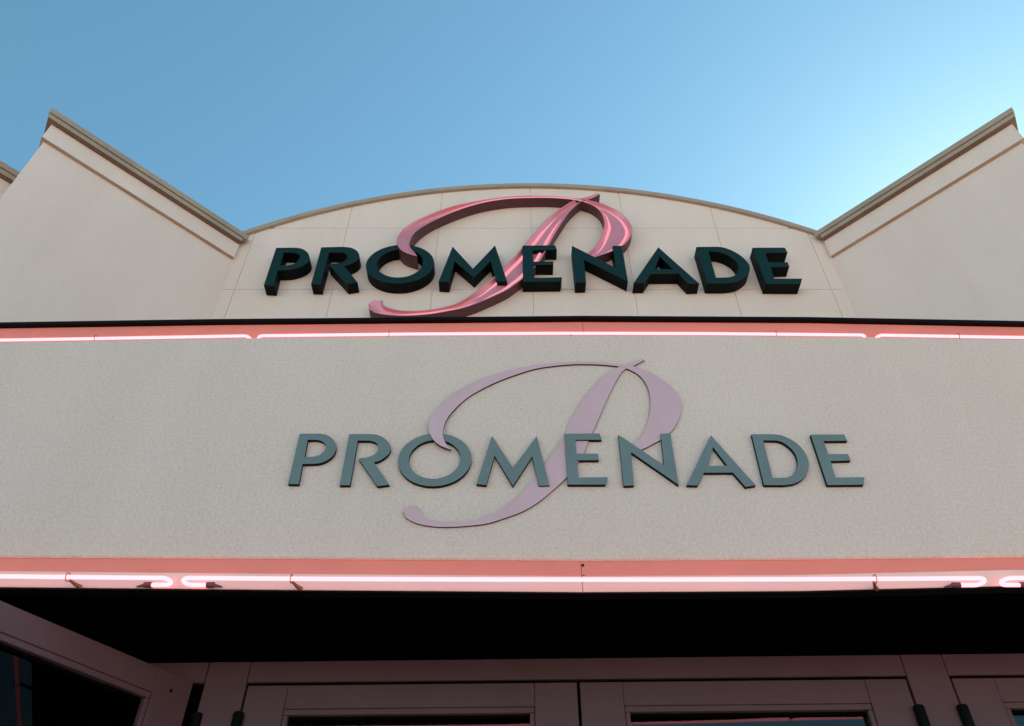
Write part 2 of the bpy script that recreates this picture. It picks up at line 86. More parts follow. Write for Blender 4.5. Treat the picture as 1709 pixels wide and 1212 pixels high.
UPPER_BOWL = ([(-1.0077,8.1928),(-1.0636,8.2159),(-1.1188,8.2445),(-1.1682,8.2835),(-1.2044,8.3352),(-1.2308,8.3941),(-1.2489,8.457),(-1.253,8.5226),(-1.2451,8.5877),(-1.2304,8.65),(-1.2092,8.7097),(-1.181,8.7641),(-1.1474,8.8142),(-1.1103,8.8605),(-1.0706,8.9036),(-1.0292,8.9437),(-0.9863,8.9805),(-0.942,9.015),(-0.8965,9.0478),(-0.8499,9.0791),(-0.8025,9.1091),(-0.755,9.1375),(-0.7071,9.164),(-0.6582,9.1888),(-0.609,9.2106),(-0.5592,9.2299),(-0.5087,9.2471),(-0.4583,9.2629),(-0.4087,9.278),(-0.3592,9.2931),(-0.3089,9.308),(-0.2591,9.3219),(-0.2091,9.3348),(-0.1574,9.3467),(-0.1066,9.3568),(-0.0557,9.3655),(-0.0036,9.3731),(0.0482,9.3792),(0.0997,9.3839),(0.1519,9.3871),(0.2043,9.3886),(0.256,9.3886),(0.308,9.3876),(0.3608,9.3858),(0.4124,9.3833),(0.464,9.3797),(0.5169,9.3747),(0.5698,9.3684),(0.6224,9.3606),(0.6757,9.3508),(0.7292,9.3392),(0.7824,9.3264),(0.8359,9.313),(0.8901,9.2975),(0.9437,9.2773),(0.9958,9.2516),(1.0469,9.2212),(1.0965,9.1878),(1.1447,9.1518),(1.1899,9.1101),(1.2299,9.0623),(1.2646,9.0087),(1.2932,8.9508),(1.314,8.8919),(1.3293,8.8324),(1.3376,8.772),(1.3346,8.7116),(1.3203,8.6529),(1.2986,8.5972),(1.2726,8.5434),(1.2422,8.4936),(1.2034,8.4497),(1.1579,8.4119),(1.11,8.3772),(1.0609,8.3446),(1.0104,8.3144),(0.9583,8.2869),(0.9066,8.2615),(0.8542,8.2387),(0.8011,8.2173)],[(-1.005,8.199),(-1.0294,8.2409),(-1.0534,8.2822),(-1.0777,8.3226),(-1.0974,8.3668),(-1.1073,8.4156),(-1.1087,8.4665),(-1.1046,8.5172),(-1.0953,8.5674),(-1.0818,8.6177),(-1.0633,8.6662),(-1.0388,8.7123),(-1.0103,8.755),(-0.9797,8.7952),(-0.9475,8.833),(-0.9139,8.8682),(-0.879,8.9006),(-0.843,8.9309),(-0.8063,8.9604),(-0.769,8.9891),(-0.7312,9.0173),(-0.6923,9.0453),(-0.6525,9.073),(-0.612,9.0997),(-0.5699,9.1259),(-0.5266,9.1511),(-0.4826,9.1752),(-0.4375,9.1984),(-0.3909,9.2205),(-0.3434,9.2407),(-0.2958,9.2583),(-0.2469,9.2743),(-0.1974,9.2886),(-0.1488,9.301),(-0.0987,9.312),(-0.048,9.3213),(0.002,9.3282),(0.0528,9.333),(0.1042,9.3365),(0.155,9.3389),(0.2056,9.3408),(0.2571,9.3425),(0.3083,9.3435),(0.3586,9.3437),(0.4101,9.3427),(0.4615,9.3404),(0.5114,9.3366),(0.561,9.331),(0.6104,9.3241),(0.6587,9.3159),(0.7061,9.3059),(0.7527,9.2928),(0.7976,9.2753),(0.8401,9.2547),(0.88,9.2315),(0.9163,9.2043),(0.9475,9.1725),(0.9744,9.1367),(0.9965,9.0973),(1.0118,9.0555),(1.0214,9.013),(1.0281,8.9721),(1.0328,8.9324),(1.0365,8.8911),(1.0362,8.8487),(1.0308,8.806),(1.0213,8.7642),(1.0096,8.7231),(0.997,8.6814),(0.9845,8.6396),(0.9711,8.5961),(0.9563,8.5519),(0.9388,8.5081),(0.9178,8.4661),(0.8936,8.426),(0.867,8.3876),(0.838,8.3514),(0.8067,8.3157),(0.7731,8.2815),(0.7391,8.2476)],[0.19,0.1893,0.1874,0.1845,0.1806,0.1761,0.171,0.1656,0.16,0.1544,0.149,0.1439,0.1394,0.1355,0.1326,0.1307,0.13,0.13,0.13,0.13,0.13,0.13,0.13,0.13,0.13,0.13,0.13,0.13,0.13,0.13,0.13,0.13,0.13,0.13,0.13,0.13,0.13,0.13,0.13,0.13,0.13,0.13,0.13,0.13,0.13,0.13,0.13,0.13,0.13,0.13,0.13,0.13,0.13,0.13,0.13,0.13,0.13,0.13,0.13,0.13,0.13,0.13,0.13,0.13,0.13,0.13,0.13,0.13,0.13,0.13,0.13,0.13,0.13,0.13,0.13,0.13,0.13,0.13,0.13,0.13])

# ------------------------------------------------------------------ helpers
def link(o, parent=None):
    COL.objects.link(o)
    if parent is not None:
        o.parent = parent
    return o

def mesh(name, verts, faces, mats, parent=None, fm=None, smooth=None):
    me = bpy.data.meshes.new(name)
    me.from_pydata([tuple(v) for v in verts], [], faces)
    for m in (mats if isinstance(mats, (list, tuple)) else [mats]):
        me.materials.append(m)
    if fm:
        for p, i in zip(me.polygons, fm):
            p.material_index = i
    bm = bmesh.new(); bm.from_mesh(me)
    bmesh.ops.recalc_face_normals(bm, faces=bm.faces)
    bm.to_mesh(me); bm.free()
    if smooth is not None:
        for p in me.polygons:
            p.use_smooth = True
        me.set_sharp_from_angle(angle=R(smooth))
    return link(bpy.data.objects.new(name, me), parent)

def empty(name, loc=(0, 0, 0), rz=0.0):
    o = bpy.data.objects.new(name, None)
    o.empty_display_size = .2
    o.location = loc
    o.rotation_euler = (0, 0, rz)
    return link(o)

def tag(o, label, cat, group=None):
    o['label'] = label; o['category'] = cat
    if group: o['group'] = group
    return o

def structure(o):
    o['kind'] = 'structure'
    return o

class MB:
    def __init__(s): s.v = []; s.f = []; s.m = []
    def add(s, v, f, m=0):
        n = len(s.v); s.v += [tuple(p) for p in v]
        s.f += [tuple(i + n for i in q) for q in f]; s.m += [m] * len(f)
        return s
    def box(s, x0, x1, y0, y1, z0, z1, m=0, bev=0.0):
        if bev <= 0:
            v = [(x, y, z) for x in (x0, x1) for y in (y0, y1) for z in (z0, z1)]
            return s.add(v, [(0, 1, 3, 2), (4, 6, 7, 5), (0, 4, 5, 1), (2, 3, 7, 6), (0, 2, 6, 4), (1, 5, 7, 3)], m)
        bm = bmesh.new()
        bmesh.ops.create_cube(bm, size=1)
        for q in bm.verts:
            q.co = ((x0 + x1) / 2 + q.co.x * (x1 - x0), (y0 + y1) / 2 + q.co.y * (y1 - y0), (z0 + z1) / 2 + q.co.z * (z1 - z0))
        bmesh.ops.bevel(bm, geom=list(bm.edges), offset=bev, segments=1, affect='EDGES')
        bm.verts.index_update()
        s.add([q.co[:] for q in bm.verts], [[q.index for q in f.verts] for f in bm.faces], m)
        bm.free(); return s
    def tube(s, pts, r, n=10, m=0, caps=True):
        P = [Vector(p) for p in pts]; k = len(P)
        rs = r if isinstance(r, (list, tuple)) else [r] * k
        prev = None; rings = []
        for i in range(k):
            t = (P[min(i + 1, k - 1)] - P[max(i - 1, 0)]).normalized()
            if prev is None:
                a = Vector((0, 0, 1)) if abs(t.z) < .9 else Vector((1, 0, 0))
                u = t.cross(a).normalized()
            else:
                u = (prev - t * prev.dot(t)).normalized()
            prev = u; w = t.cross(u)
            rings.append([P[i] + (u * math.cos(2 * math.pi * j / n) + w * math.sin(2 * math.pi * j / n)) * rs[i] for j in range(n)])
        v = [p for q in rings for p in q]
        f = [(i * n + j, i * n + (j + 1) % n, (i + 1) * n + (j + 1) % n, (i + 1) * n + j) for i in range(k - 1) for j in range(n)]
        if caps:
            f += [tuple(range(n)), tuple((k - 1) * n + j for j in range(n))]
        return s.add(v, f, m)
    def build(s, name, mats, parent=None, smooth=None):
        return mesh(name, s.v, s.f, mats, parent, s.m, smooth)

def area2(p):
    return sum(p[i][0] * p[(i + 1) % len(p)][1] - p[(i + 1) % len(p)][0] * p[i][1] for i in range(len(p)))

def plate(mb, loops, yf, yb, bev=0.0, m_face=0, m_side=0):
    """polygon loops (first outer, rest holes) in the X-Z plane, from front yf back to yb, with a small front chamfer"""
    loops = [list(l) for l in loops]
    for i, l in enumerate(loops):
        if (area2(l) > 0) != (i == 0):
            l.reverse()
    front = []
    for l in loops:
        if bev > 0:
            n = len(l); q = []
            for i in range(n):
                p0 = Vector(l[i - 1]); p1 = Vector(l[i]); p2 = Vector(l[(i + 1) % n])
                d1 = (p1 - p0).normalized(); d2 = (p2 - p1).normalized()
                n1 = Vector((-d1.y, d1.x)); n2 = Vector((-d2.y, d2.x))
                b = n1 + n2
                b = b / max(b.length_squared, 1e-9) * 2
                if b.length > 2.2: b = b.normalized() * 2.2
                q.append(tuple(p1 + b * bev))
            front.append(q)
        else:
            front.append(l)
    tris = tessellate_polygon([[Vector((x, z, 0)) for x, z in l] for l in front])
    flat = [p for l in front for p in l]
    mb.add([(x, yf, z) for x, z in flat], [tuple(t) for t in tris], m_face)
    for l, q in zip(loops, front):
        n = len(l)
        y1 = yf + bev
        v = [(x, yf, z) for x, z in q] + [(x, y1, z) for x, z in l] + [(x, yb, z) for x, z in l]
        if bev > 0:
            mb.add(v, [(i, (i + 1) % n, n + (i + 1) % n, n + i) for i in range(n)], m_face)
        mb.add(v, [(n + i, n + (i + 1) % n, 2 * n + (i + 1) % n, 2 * n + i) for i in range(n)], m_side)
    return mb

def sweep(profile, path):
    """profile list of (offset, z); path: function offset, end -> (x, y)"""
    n = len(profile); v = []
    for e in (0, 1):
        for off, z in profile:
            x, y = path(off, e); v.append((x, y, z))
    f = [(i, (i + 1) % n, n + (i + 1) % n, n + i) for i in range(n)] + [tuple(range(n)), tuple(range(n, 2 * n))]
    return v, f

# ------------------------------------------------------------------ materials
def principled(name, col, rough=.6, spec=.5, metal=0.0):
    m = bpy.data.materials.new(name); m.use_nodes = True
    b = m.node_tree.nodes['Principled BSDF']
    b.inputs['Base Color'].default_value = (*col, 1)
    b.inputs['Roughness'].default_value = rough
    b.inputs['Specular IOR Level'].default_value = spec
    b.inputs['Metallic'].default_value = metal
    return m, m.node_tree, b

def noise(t, scale, detail=4, rough=.55, stretch=None):
    tc = t.nodes.new('ShaderNodeTexCoord')
    n = t.nodes.new('ShaderNodeTexNoise')
    n.inputs['Scale'].default_value = scale
    n.inputs['Detail'].default_value = detail
    n.inputs['Roughness'].default_value = rough
    if stretch:
        mp = t.nodes.new('ShaderNodeMapping'); mp.inputs['Scale'].default_value = stretch
        t.links.new(tc.outputs['Object'], mp.inputs[0]); t.links.new(mp.outputs[0], n.inputs['Vector'])
    else:
        t.links.new(tc.outputs['Object'], n.inputs['Vector'])
    return n

def ramp(t, src, stops):
    r = t.nodes.new('ShaderNodeValToRGB')
    e = r.color_ramp.elements
    while len(e) < len(stops): e.new(.5)
    for q, (p, c) in zip(e, stops):
        q.position = p; q.color = (*c, 1)
    t.links.new(src, r.inputs[0])
    return r

def mixc(t, fac, a, b, mode='MIX'):
    m = t.nodes.new('ShaderNodeMix'); m.data_type = 'RGBA'; m.blend_type = mode
    for k, v in ((0, fac), (6, a), (7, b)):
        if hasattr(v, 'links') or hasattr(v, 'is_linked'): t.links.new(v, m.inputs[k])
        elif k == 0: m.inputs[0].default_value = v
        else: m.inputs[k].default_value = (*v, 1)
    return m.outputs[2]

def bump(t, b, src, strength, dist, prev=None):
    n = t.nodes.new('ShaderNodeBump')
    n.inputs['Strength'].default_value = strength
    n.inputs['Distance'].default_value = dist
    t.links.new(src, n.inputs['Height'])
    if prev is not None: t.links.new(prev, n.inputs['Normal'])
    t.links.new(n.outputs[0], b.inputs['Normal'])
    return n.outputs[0]

def stucco(name, col, grain, depth, mottling=.08, speck=.7):
    m, t, b = principled(name, col, .92, .2)
    big = noise(t, 1.1, 5, .6)
    mid = noise(t, grain * .45, 3, .6)
    fine = noise(t, grain, 4, .7)
    streak = noise(t, 1.0, 4, .6, (3.0, 3.0, .35))
    k = 1 - mottling
    r1 = ramp(t, big.outputs[0], [(.3, (k, k, k)), (.7, (1, 1, 1))])
    r2 = ramp(t, fine.outputs[0], [(.34, (.80, .79, .78)), (.60, (1.03, 1.03, 1.03))])
    r4 = ramp(t, mid.outputs[0], [(.35, (.985, .99, 1.0)), (.65, (1.01, .995, .98))])
    r3 = ramp(t, streak.outputs[0], [(.3, (.955, .95, .94)), (.6, (1, 1, 1))])
    c = mixc(t, 1.0, col, r1.outputs[0], 'MULTIPLY')
    c = mixc(t, speck, c, r2.outputs[0], 'MULTIPLY')
    c = mixc(t, 1.0, c, r4.outputs[0], 'MULTIPLY')
    c = mixc(t, 1.0, c, r3.outputs[0], 'MULTIPLY')
    t.links.new(c, b.inputs['Base Color'])
    p = bump(t, b, mid.outputs[0], .25, depth * 1.2)
    bump(t, b, fine.outputs[0], .75, depth, p)
    return m

def paint(name, col, rough=.5, spec=.4, var=.12, scale=6.0, orange=0.0):
    m, t, b = principled(name, col, rough, spec)
    n = noise(t, scale, 5, .6)
    lo = tuple(c * (1 - var) for c in col); hi = tuple(min(1, c * (1 + var * .6)) for c in col)
    r = ramp(t, n.outputs[0], [(.3, lo), (.7, hi)])
    t.links.new(r.outputs[0], b.inputs['Base Color'])
    rr = t.nodes.new('ShaderNodeMapRange')
    rr.inputs[3].default_value = max(.02, rough - .08); rr.inputs[4].default_value = min(1, rough + .1)
    n2 = noise(t, scale * 5, 3, .6)
    t.links.new(n2.outputs[0], rr.inputs[0]); t.links.new(rr.outputs[0], b.inputs['Roughness'])
    if orange:
        n3 = noise(t, 220, 2, .5); bump(t, b, n3.outputs[0], .3, orange)
    return m

def glow(name, col, strength):
    m = bpy.data.materials.new(name); m.use_nodes = True
    t = m.node_tree; t.nodes.remove(t.nodes['Principled BSDF'])
    e = t.nodes.new('ShaderNodeEmission')
    e.inputs[0].default_value = (*col, 1); e.inputs[1].default_value = strength
    t.links.new(e.outputs[0], t.nodes['Material Output'].inputs[0])
    return m

def glass(name, tint, ior, refl=(.85, .93, .95)):
    m = bpy.data.materials.new(name); m.use_nodes = True
    t = m.node_tree; t.nodes.remove(t.nodes['Principled BSDF'])
    fr = t.nodes.new('ShaderNodeFresnel'); fr.inputs[0].default_value = ior
    tr = t.nodes.new('ShaderNodeBsdfTransparent'); tr.inputs[0].default_value = (*tint, 1)
    gl = t.nodes.new('ShaderNodeBsdfGlossy'); gl.inputs['Roughness'].default_value = .015
    gl.inputs[0].default_value = (*refl, 1)
    n = noise(t, 1.5, 2, .5)
    bp = t.nodes.new('ShaderNodeBump'); bp.inputs['Strength'].default_value = .04; bp.inputs['Distance'].default_value = .02
    t.links.new(n.outputs[0], bp.inputs['Height']); t.links.new(bp.outputs[0], gl.inputs['Normal'])
    mx = t.nodes.new('ShaderNodeMixShader')
    t.links.new(fr.outputs[0], mx.inputs[0]); t.links.new(tr.outputs[0], mx.inputs[1]); t.links.new(gl.outputs[0], mx.inputs[2])
    t.links.new(mx.outputs[0], t.nodes['Material Output'].inputs[0])
    return m

M = {}
M['eifs'] = stucco('smooth_cream_stucco', (.895, .65, .58), 70, .0012, .05, .35)
M['fascia'] = stucco('sanded_fascia_stucco', (.895, .64, .575), 130, .006, .05)
M['coping'] = paint('painted_metal_coping', (.41, .29, .225), .6, .25, .15, 3)
M['frieze_shade'] = paint('tan_frieze_shade', (.48, .31, .23), .65, .2, .12, 3)  # shade on the frieze underside, put into the colour
M['cornice_shade'] = paint('brown_cornice_shade', (.21, .125, .095), .65, .2, .15, 3)  # dark underside of the cornice: shade mixed into the brown
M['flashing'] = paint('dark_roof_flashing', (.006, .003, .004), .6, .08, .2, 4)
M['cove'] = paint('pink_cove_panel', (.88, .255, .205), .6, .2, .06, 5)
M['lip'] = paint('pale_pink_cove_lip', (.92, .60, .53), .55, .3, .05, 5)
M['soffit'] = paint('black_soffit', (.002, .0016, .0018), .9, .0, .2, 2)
M['frame'] = paint('mauve_brown_door_paint', (.118, .049, .058), .45, .35, .12, 5, .0004)
M['gap'] = paint('black_gasket_and_gap_shade', (.003, .003, .003), .9, .0, .2, 5)  # gasket rubber, and painted shade for the door gaps
M['hinge'] = paint('black_hinge', (.004, .004, .004), .5, .12, .2, 10)
M['teal'] = paint('blue_grey_letter_paint', (.165, .195, .20), .55, .35, .1, 8)
M['teal_side'] = paint('letter_edge_paint', (.008, .012, .013), .6, .1, .1, 8)
M['lilac'] = paint('lilac_script_paint', (.68, .405, .455), .55, .25, .07, 6)
M['lilac_side'] = paint('script_edge_paint', (.06, .02, .022), .6, .2, .1, 6)
M['green'] = paint('dark_green_letter_face', (.003, .024, .022), .45, .22, .15, 5)
M['green_side'] = paint('black_letter_return', (.0025, .004, .005), .6, .12, .2, 5)
M['rose'] = paint('rose_channel_paint', (.84, .29, .345), .34, .6, .04, 1.5)
rb_ = M['rose'].node_tree.nodes['Principled BSDF']; rb_.inputs['Metallic'].default_value = .35
M['rose'].node_tree.links.remove(rb_.inputs['Roughness'].links[0]); rb_.inputs['Roughness'].default_value = .34
M['rose_side'] = paint('maroon_channel_return', (.12, .045, .052), .5, .25, .12, 5)
M['neon'] = glow('lit_pink_neon_glass', (1.0, .25, .28), 2.15)
M['neon_dim'] = glow('lit_rose_neon_glass', (1.0, .36, .43), .62)
M['sleeve'] = paint('electrode_sleeve', (.16, .06, .07), .5, .4, .2, 30)
M['clip'] = paint('tube_clip', (.30, .10, .05), .4, .5, .2, 30)
M['glass'] = glass('dark_door_glass', (.30, .34, .34), 1.55)
M['tint'] = glass('black_tinted_glass', (.03, .03, .03), 1.4, (.22, .2, .2))
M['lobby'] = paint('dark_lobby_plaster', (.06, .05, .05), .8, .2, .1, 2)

def ground_mat():
    m, t, b = principled('pale_concrete', (.42, .40, .37), .85, .25)
    n = noise(t, .6, 6, .65); n2 = noise(t, 30, 4, .7)
    r = ramp(t, n.outputs[0], [(.3, (.56, .50, .42)), (.7, (.68, .60, .50))])
    r2 = ramp(t, n2.outputs[0], [(.3, (.85, .85, .85)), (.7, (1, 1, 1))])
    t.links.new(mixc(t, 1.0, r.outputs[0], r2.outputs[0], 'MULTIPLY'), b.inputs['Base Color'])
    bump(t, b, n2.outputs[0], .3, .003)
    return m
M['ground'] = ground_mat()

# ------------------------------------------------------------------ ground and lobby
g = MB()
g.add([(-1500, -1500, 0), (1500, -1500, 0), (1500, 1500, 0), (-1500, 1500, 0)], [(0, 1, 2, 3)])
structure(g.build('pavement', M['ground']))
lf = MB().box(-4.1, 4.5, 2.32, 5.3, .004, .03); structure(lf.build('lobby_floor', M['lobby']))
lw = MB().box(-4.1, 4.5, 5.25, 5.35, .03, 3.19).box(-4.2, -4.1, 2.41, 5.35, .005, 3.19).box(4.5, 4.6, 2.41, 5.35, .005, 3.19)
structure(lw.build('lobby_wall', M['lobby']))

# ------------------------------------------------------------------ arched sign wall
YW = 5.5
AX, A_TOP, A_R = .215, 9.735, 5.95
XL, XR = -3.035, 3.48
def arc(x, r=A_R, top=A_TOP):
    return top - A_R + math.sqrt(max(0.0, r * r - (x - AX) ** 2)) + (0 if r == A_R else 0)
wall = empty('arched_wall', (AX, YW, 3.45))
off = Vector((-AX, -YW, -3.45))
def rel(v): return [Vector(p) + off for p in v]
xs = [XL, -2.906, -1.878, -.835, .219, 1.278, 2.325, 3.345, XR]
zs = [6.835, 7.882, 8.940, 10.2]
GAP = .0026
for i in range(len(xs) - 1):
    for j in range(len(zs) - 1):
        xa = xs[i] + (GAP if i else 0); xb = xs[i + 1] - (GAP if i < len(xs) - 2 else 0)
        z0 = zs[j] + GAP; z1 = zs[j + 1] - GAP
        n = 16
        top = [(xa + (xb - xa) * k / n, min(z1, arc(xa + (xb - xa) * k / n))) for k in range(n + 1)]
        if max(t[1] for t in top) <= z0 + .02: continue
        top = [t for t in top if t[1] > z0 + .002]
        lo = [(top[-1][0], z0), (top[0][0], z0)]
        if all(abs(t[1] - z1) < 1e-6 for t in top): top = [top[0], top[-1]]
        mb = MB(); plate(mb, [top + lo], YW, YW + .03, .002)
        mb.v = rel(mb.v)
        mb.build('wall_panel', M['eifs'], wall)
n = 40
top = [(XL - .15 + (XR - XL + .3) * k / n, arc(XL - .15 + (XR - XL + .3) * k / n) - .02) for k in range(n + 1)]
mb = MB(); plate(mb, [top + [(XR + .15, 3.45), (XL - .15, 3.45)]], YW + .008, YW + .30); mb.v = rel(mb.v)
mb.build('wall_body', M['eifs'], wall)
# coping along the arch
mb = MB(); rings = []
n = 48
for k in range(n + 1):
    x = XL - .02 + (XR - XL + .04) * k / n
    z = arc(x) - .004
    nx = (x - AX) / A_R; nz = math.sqrt(1 - nx * nx)
    rings.append([(x, YW - .035, z), (x + nx * .055, YW - .040, z + nz * .055), (x + nx * .062, YW + .33, z + nz * .062), (x, YW + .33, z)])
v = [p for q in rings for p in q]
f = [(k * 4 + a, k * 4 + (a + 1) % 4, (k + 1) * 4 + (a + 1) % 4, (k + 1) * 4 + a) for k in range(n) for a in range(4)] + [(0, 1, 2, 3), tuple(n * 4 + a for a in range(4))]
mb.add(rel(v), f)
cop = mb.build('coping', M['coping'], wall, smooth=30)
tag(wall, 'cream panelled wall with a low arched top behind the dark green letters', 'wall')

# ------------------------------------------------------------------ angled wing walls
Q = math.sqrt(.5)
def wing(name, x0, sx, length, ztop, label, y0=YW, drop=.345, back=3.0, notch=.02):
    """wall running 45 degrees towards the viewer from (x0, y0); sx = -1 left, +1 right"""
    root = empty(name, (x0, y0, 0))
    d = Vector((sx * Q, -Q)); nrm = Vector((-sx * Q, -Q)); d2 = Vector((sx * math.sin(R(33)), math.cos(R(33))))
    def pt(s, o): return d * s + nrm * o
    def seg_a(s_start):
        def path(o, e):
            p = pt(s_start, o) if e == 0 else pt(length + o, o)
            return p.x, p.y
        return path
    def seg_b(o, e):
        p = pt(length + o, o)
        if e: p = p + d2 * (back + o)
        return p.x, p.y
    zt = ztop
    def both(part, prof, mat, s0, smooth=None):
        mb = MB()
        for pth in (seg_a(s0), seg_b):
            v, f = sweep(prof, pth); mb.add(v, f)
        return mb.build(part, mat, root, smooth)
    both('wall_face', [(0, 0), (0, zt - .05), (-.25, zt - .05), (-.25, 0)], M['eifs'], -.12)
    both('frieze_band', [(.002, zt - drop), (.034, zt - drop), (.034, zt - .11), (.002, zt - .11)], M['eifs'], notch)
    both('frieze_shade_strip', [(.002, zt - drop - .011), (.036, zt - drop - .008), (.036, zt - drop - .0005), (.002, zt - drop - .0005)], M['frieze_shade'], notch)  # added strip painted with the shade below the frieze band
    lower = both('cornice', [(.003, zt - .117), (.090, zt - .117), (.095, zt - .069), (.003, zt - .069)], M['coping'], notch)
    both('cornice_shade_plate', [(.003, zt - .125), (.088, zt - .122), (.089, zt - .1175), (.003, zt - .1175)], M['cornice_shade'], notch)  # thin plate coloured darker to carry the shade under the cornice
    cap = both('coping', [(.004, zt - .062), (.108, zt - .062), (.113, zt), (-.28, zt + .012), (-.28, zt - .04), (.004, zt - .04)], M['coping'], -.03)
    shadow = both('drip_shadow_strip', [(.003, zt - .0685), (.091, zt - .0685), (.091, zt - .0625), (.003, zt - .0625)], M['flashing'], notch)  # black strip stands in for the shadow line below the cap
    tag(root, label, 'wall')
    return root
left_wing = wing('wing_wall', XL + .005, -1, 2.055, 8.715, 'plain cream wing wall with stepped cornice left of the arched wall', drop=.35)
right_wing = wing('wing_wall', XR, 1, 2.015, 8.775, 'plain cream wing wall with stepped cornice right of the arched wall', drop=.385)

# low parapet wall at far left
low = wing('parapet_wall', -4.625, -1, 2.2, 8.185, 'short stretch of lower parapet wall cut off by the left photo edge', y0=4.55, back=.6, notch=.0)

# ------------------------------------------------------------------ canopy
YF = 1.79
canopy = empty('entrance_canopy', (.2, YF, 2.5))
coff = Vector((-.2, -YF, -2.5))
def cbuild(mb, name, mat, smooth=None):
    mb.v = [Vector(p) + coff for p in mb.v]
    return mb.build(name, mat, canopy, smooth)
TOP = [(-4.3, 3.35), (-1.63, 3.357), (-.84, 3.377), (-.3, 3.386), (.216, 3.389), (.7, 3.387), (1.15, 3.381), (1.64, 3.369), (4.7, 3.36)]
BOT = [(-4.3, 2.59), (-1.29, 2.586), (-.6, 2.583), (.216, 2.577), (.7, 2.581), (1.29, 2.587), (4.7, 2.592)]
def lerp(t, x):
    for (xa, a), (xb, b) in zip(t, t[1:]):
        if xa <= x <= xb: return a + (b - a) * (x - xa) / (xb - xa)
for xa, xb, dz in ((-4.3, 4.7, 0.0),):
    up = [(xa, lerp(TOP, xa))] + [p for p in TOP if xa < p[0] < xb] + [(xb, lerp(TOP, xb))]
    dn = [(xa, lerp(BOT, xa) + dz)] + [(x, z + dz) for x, z in BOT if xa < x < xb] + [(xb, lerp(BOT, xb) + dz)]
    mb = MB(); plate(mb, [up + dn[::-1]], YF, YF + .03, .004)
    cbuild(mb, 'fascia_panel', M['fascia'])
# upper light cove: pink back panel in two lengths, black flashing above
RAIL = [(-4.3, 3.475), (-1.8, 3.478), (-1.0, 3.496), (.24, 3.512), (1.0, 3.506), (1.8, 3.484), (4.7, 3.478)]
for xa, xb in ((-4.3, .2375), (.239, 4.7)):
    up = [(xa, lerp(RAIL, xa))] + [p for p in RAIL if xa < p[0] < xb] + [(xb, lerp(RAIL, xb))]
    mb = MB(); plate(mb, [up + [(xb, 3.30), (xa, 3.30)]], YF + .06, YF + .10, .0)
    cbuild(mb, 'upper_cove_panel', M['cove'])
mb = MB()
for (xa, a), (xb, b) in zip(RAIL, RAIL[1:]):
    v = [(x, y, z + dz) for x, z in ((xa, a), (xb, b)) for y in (YF + .045, YF + .3) for dz in (.001, .015)]
    mb.add(v, [(0, 1, 3, 2), (4, 6, 7, 5), (0, 4, 5, 1), (2, 3, 7, 6), (0, 2, 6, 4), (1, 5, 7, 3)])
cbuild(mb, 'roof_flashing', M['flashing'])
mb = MB().box(-4.3, 4.7, YF + .031, YF + .059, 3.30, 3.34); cbuild(mb, 'cove_ledge', M['cove'])
mb = MB().box(-4.29, 4.69, YF + .101, 5.4, 3.2, 3.44); cbuild(mb, 'canopy_roof', M['flashing'])
# lower light cove
EDGE = [(-4.3, 2.512), (-1.26, 2.506), (-.5, 2.498), (.17, 2.4925), (.7, 2.4955), (1.26, 2.510), (4.7, 2.515)]
for xa, xb in ((-4.3, .1728), (.174, 4.7)):
    dn = [(xa, lerp(EDGE, xa))] + [p for p in EDGE if xa < p[0] < xb] + [(xb, lerp(EDGE, xb))]
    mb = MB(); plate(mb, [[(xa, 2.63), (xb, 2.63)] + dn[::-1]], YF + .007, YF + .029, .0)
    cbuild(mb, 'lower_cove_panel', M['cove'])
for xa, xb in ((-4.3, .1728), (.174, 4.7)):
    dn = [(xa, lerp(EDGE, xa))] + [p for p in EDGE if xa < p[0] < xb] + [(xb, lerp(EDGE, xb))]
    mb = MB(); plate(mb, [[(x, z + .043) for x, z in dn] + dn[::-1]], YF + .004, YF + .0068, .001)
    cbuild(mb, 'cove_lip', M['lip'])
mb = MB()
for (xa, a), (xb, b) in zip(EDGE, EDGE[1:]):
    v = [(x, y, z + dz) for x, z in ((xa, a), (xb, b)) for y in (YF + .006, YF + .034) for dz in (-.0045, -.0005)]
    mb.add(v, [(0, 1, 3, 2), (4, 6, 7, 5), (0, 4, 5, 1), (2, 3, 7, 6), (0, 2, 6, 4), (1, 5, 7, 3)])
cbuild(mb, 'drip_edge', M['flashing'])
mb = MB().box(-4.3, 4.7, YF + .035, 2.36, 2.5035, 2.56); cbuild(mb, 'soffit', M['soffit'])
# screws along the cove
for x, z in ((.247, 3.455), (.195, 3.45), (.178, 2.566), (.178, 2.535), (.19, 2.50)):
    y = YF + (.06 if z > 3 else .007)
    mb = MB().tube([(x, y + .002, z), (x, y - .002, z)], .0035, 8)
    cbuild(mb, 'screw', M['hinge'])
tag(canopy, 'wide stucco entrance canopy edged with pink light coves above the doors', 'canopy')

